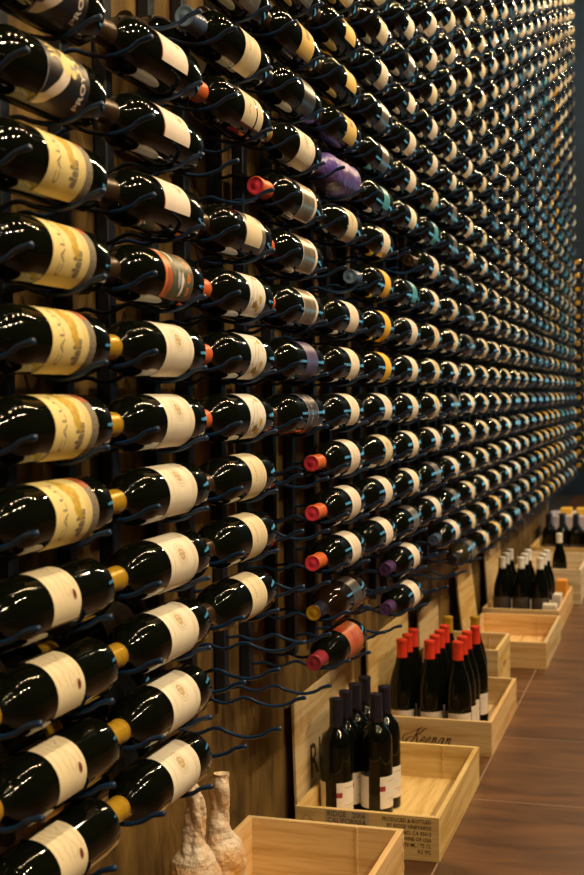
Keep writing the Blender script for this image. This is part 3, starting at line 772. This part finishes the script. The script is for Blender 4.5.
def wall_mat():
    m = bpy.data.materials.new('mottled_gold_brown_boards'); m.use_nodes = True; nt = m.node_tree; b = nt.nodes['Principled BSDF']
    tc = nt.nodes.new('ShaderNodeTexCoord'); mp = nt.nodes.new('ShaderNodeMapping'); mp.inputs['Scale'].default_value = (1, 3.2, 1.1); nt.links.new(tc.outputs['Object'], mp.inputs['Vector'])
    n = nt.nodes.new('ShaderNodeTexNoise'); n.inputs['Scale'].default_value = 4.; n.inputs['Detail'].default_value = 7; n.inputs['Distortion'].default_value = .7; nt.links.new(mp.outputs[0], n.inputs['Vector'])
    r = nt.nodes.new('ShaderNodeValToRGB'); e = r.color_ramp.elements; e[0].position = .32; e[0].color = (.060, .034, .012, 1); e[1].position = .66; e[1].color = (.22, .138, .040, 1)
    nt.links.new(n.outputs['Fac'], r.inputs['Fac']); nt.links.new(r.outputs['Color'], b.inputs['Base Color']); b.inputs['Roughness'].default_value = .6; b.inputs['Specular IOR Level'].default_value = .25
    bp = nt.nodes.new('ShaderNodeBump'); bp.inputs['Strength'].default_value = .3; bp.inputs['Distance'].default_value = .006; nt.links.new(n.outputs['Fac'], bp.inputs['Height']); nt.links.new(bp.outputs['Normal'], b.inputs['Normal'])
    return m
b = MB(); b.box((WALLX-.1, YA, 0), (WALLX, 9.05, ZC), wall_mat()); structure('wall_left', b)
dk = mat('dark_teal_plaster', (.004, .030, .080), .7, noise_amt=.3, noise_scale=3)
b = MB(); b.box((WALLX-.9, 9.05, 0), (WALLX-.8, YB, ZC), dk); b.box((WALLX-.9, 9.05, 0), (WALLX, 9.10, ZC), dk); structure('wall_left_recess', b)
b = MB(); b.box((WALLX-.9, 9.1, -.1), (WALLX-.1, YB, 0), M['slate']); structure('floor_recess', b)
b = MB(); b.box((WALLX-.9, YB, 0), (X1, YB+.1, ZC), dk); structure('wall_far', b)
dw = mat('dim_brown_plaster', (.018, .013, .010), .9, spec=.1)
b = MB(); b.box((X1, YA, 0), (X1+.1, YB, ZC), dw); structure('wall_right', b)
b = MB(); b.box((WALLX-.1, YA-.1, 0), (X1, YA, ZC), dw); structure('wall_near', b)
b = MB(); b.box((WALLX-.9, YA, ZC), (X1, YB, ZC+.1), mat('dark_ceiling', (.010, .008, .007), .9, spec=.1)); structure('ceiling', b)
# window in the far wall: daylight
win = emis('daylight_pane', (.22, .70, .85), 1.7)
b = MB(); b.box((-.10, YB-.012, .85), (2.9, YB-.004, 1.60), win); structure('window_1', b)
b = MB()
for x in (-.15, .60, 1.35, 2.1, 2.85): b.box((x, YB-.05, .80), (x+.05, YB-.001, 1.65), M['slate'])
b.box((-.15, YB-.05, .80), (2.9, YB-.001, .85), M['slate']); b.box((-.15, YB-.05, 1.60), (2.9, YB-.001, 1.65), M['slate'])
structure('window_frame', b)

# ------------------------------------------------------------------ lights
def point(x, y, z, w, c, r=.035):
    l = bpy.data.lights.new('ceiling_spot_light', 'POINT'); l.energy = w; l.color = c; l.shadow_soft_size = r
    o = bpy.data.objects.new('ceiling_spot_light', l); col.objects.link(o); o.location = (x, y, z)
warm = (1, .70, .38)
for i in range(15): point(.55, -.9+.95*i, 4.35, 58, warm, .045)
for i in range(12):
    l = bpy.data.lights.new('track_spot_light', 'SPOT'); l.energy = 230; l.color = (1, .75, .45); l.shadow_soft_size = .05; l.spot_size = R(58); l.spot_blend = .6
    o = bpy.data.objects.new('track_spot_light', l); col.objects.link(o); o.location = (2.4, -1.6+1.0*i, 4.2)
    o.rotation_euler = (Vector((-.85, -1.2+1.0*i, 1.45))-o.location).to_track_quat('-Z', 'Y').to_euler()
w = bpy.data.worlds.new('world'); scn.world = w; w.use_nodes = True
w.node_tree.nodes['Background'].inputs[0].default_value = (.02, .03, .05, 1); w.node_tree.nodes['Background'].inputs[1].default_value = .3

# ------------------------------------------------------------------ camera
yaw, pitch, roll = .2967634, .0320355, .01306575
F = Vector((-math.sin(yaw)*math.cos(pitch), math.cos(yaw)*math.cos(pitch), -math.sin(pitch)))
Rt = Vector((math.cos(yaw), math.sin(yaw), 0)); Up = Rt.cross(F)
# image x = right*cos - up*sin ; image up = right*sin + up*cos
RX = Rt*math.cos(roll)-Up*math.sin(roll); UX = Rt*math.sin(roll)+Up*math.cos(roll)
cam = bpy.data.cameras.new('camera'); co = bpy.data.objects.new('camera', cam); col.objects.link(co)
mw = Matrix((RX, UX, -F)).transposed().to_4x4(); mw.translation = (0, 0, CAMZ); co.matrix_world = mw
cam.sensor_fit = 'VERTICAL'; cam.sensor_height = 36; cam.lens = 36*1260/875; cam.clip_start = .05
cam.dof.use_dof = True; cam.dof.focus_distance = 2.15; cam.dof.aperture_fstop = 7.5
scn.camera = co
scn.view_settings.view_transform = 'Standard'; scn.view_settings.look = 'None'; scn.view_settings.gamma = 1; scn.view_settings.exposure = 0.03
scn.view_settings.use_curve_mapping = False
scn.cycles.use_denoising = True
scn.cycles.max_bounces = 6; scn.cycles.sample_clamp_indirect = 12
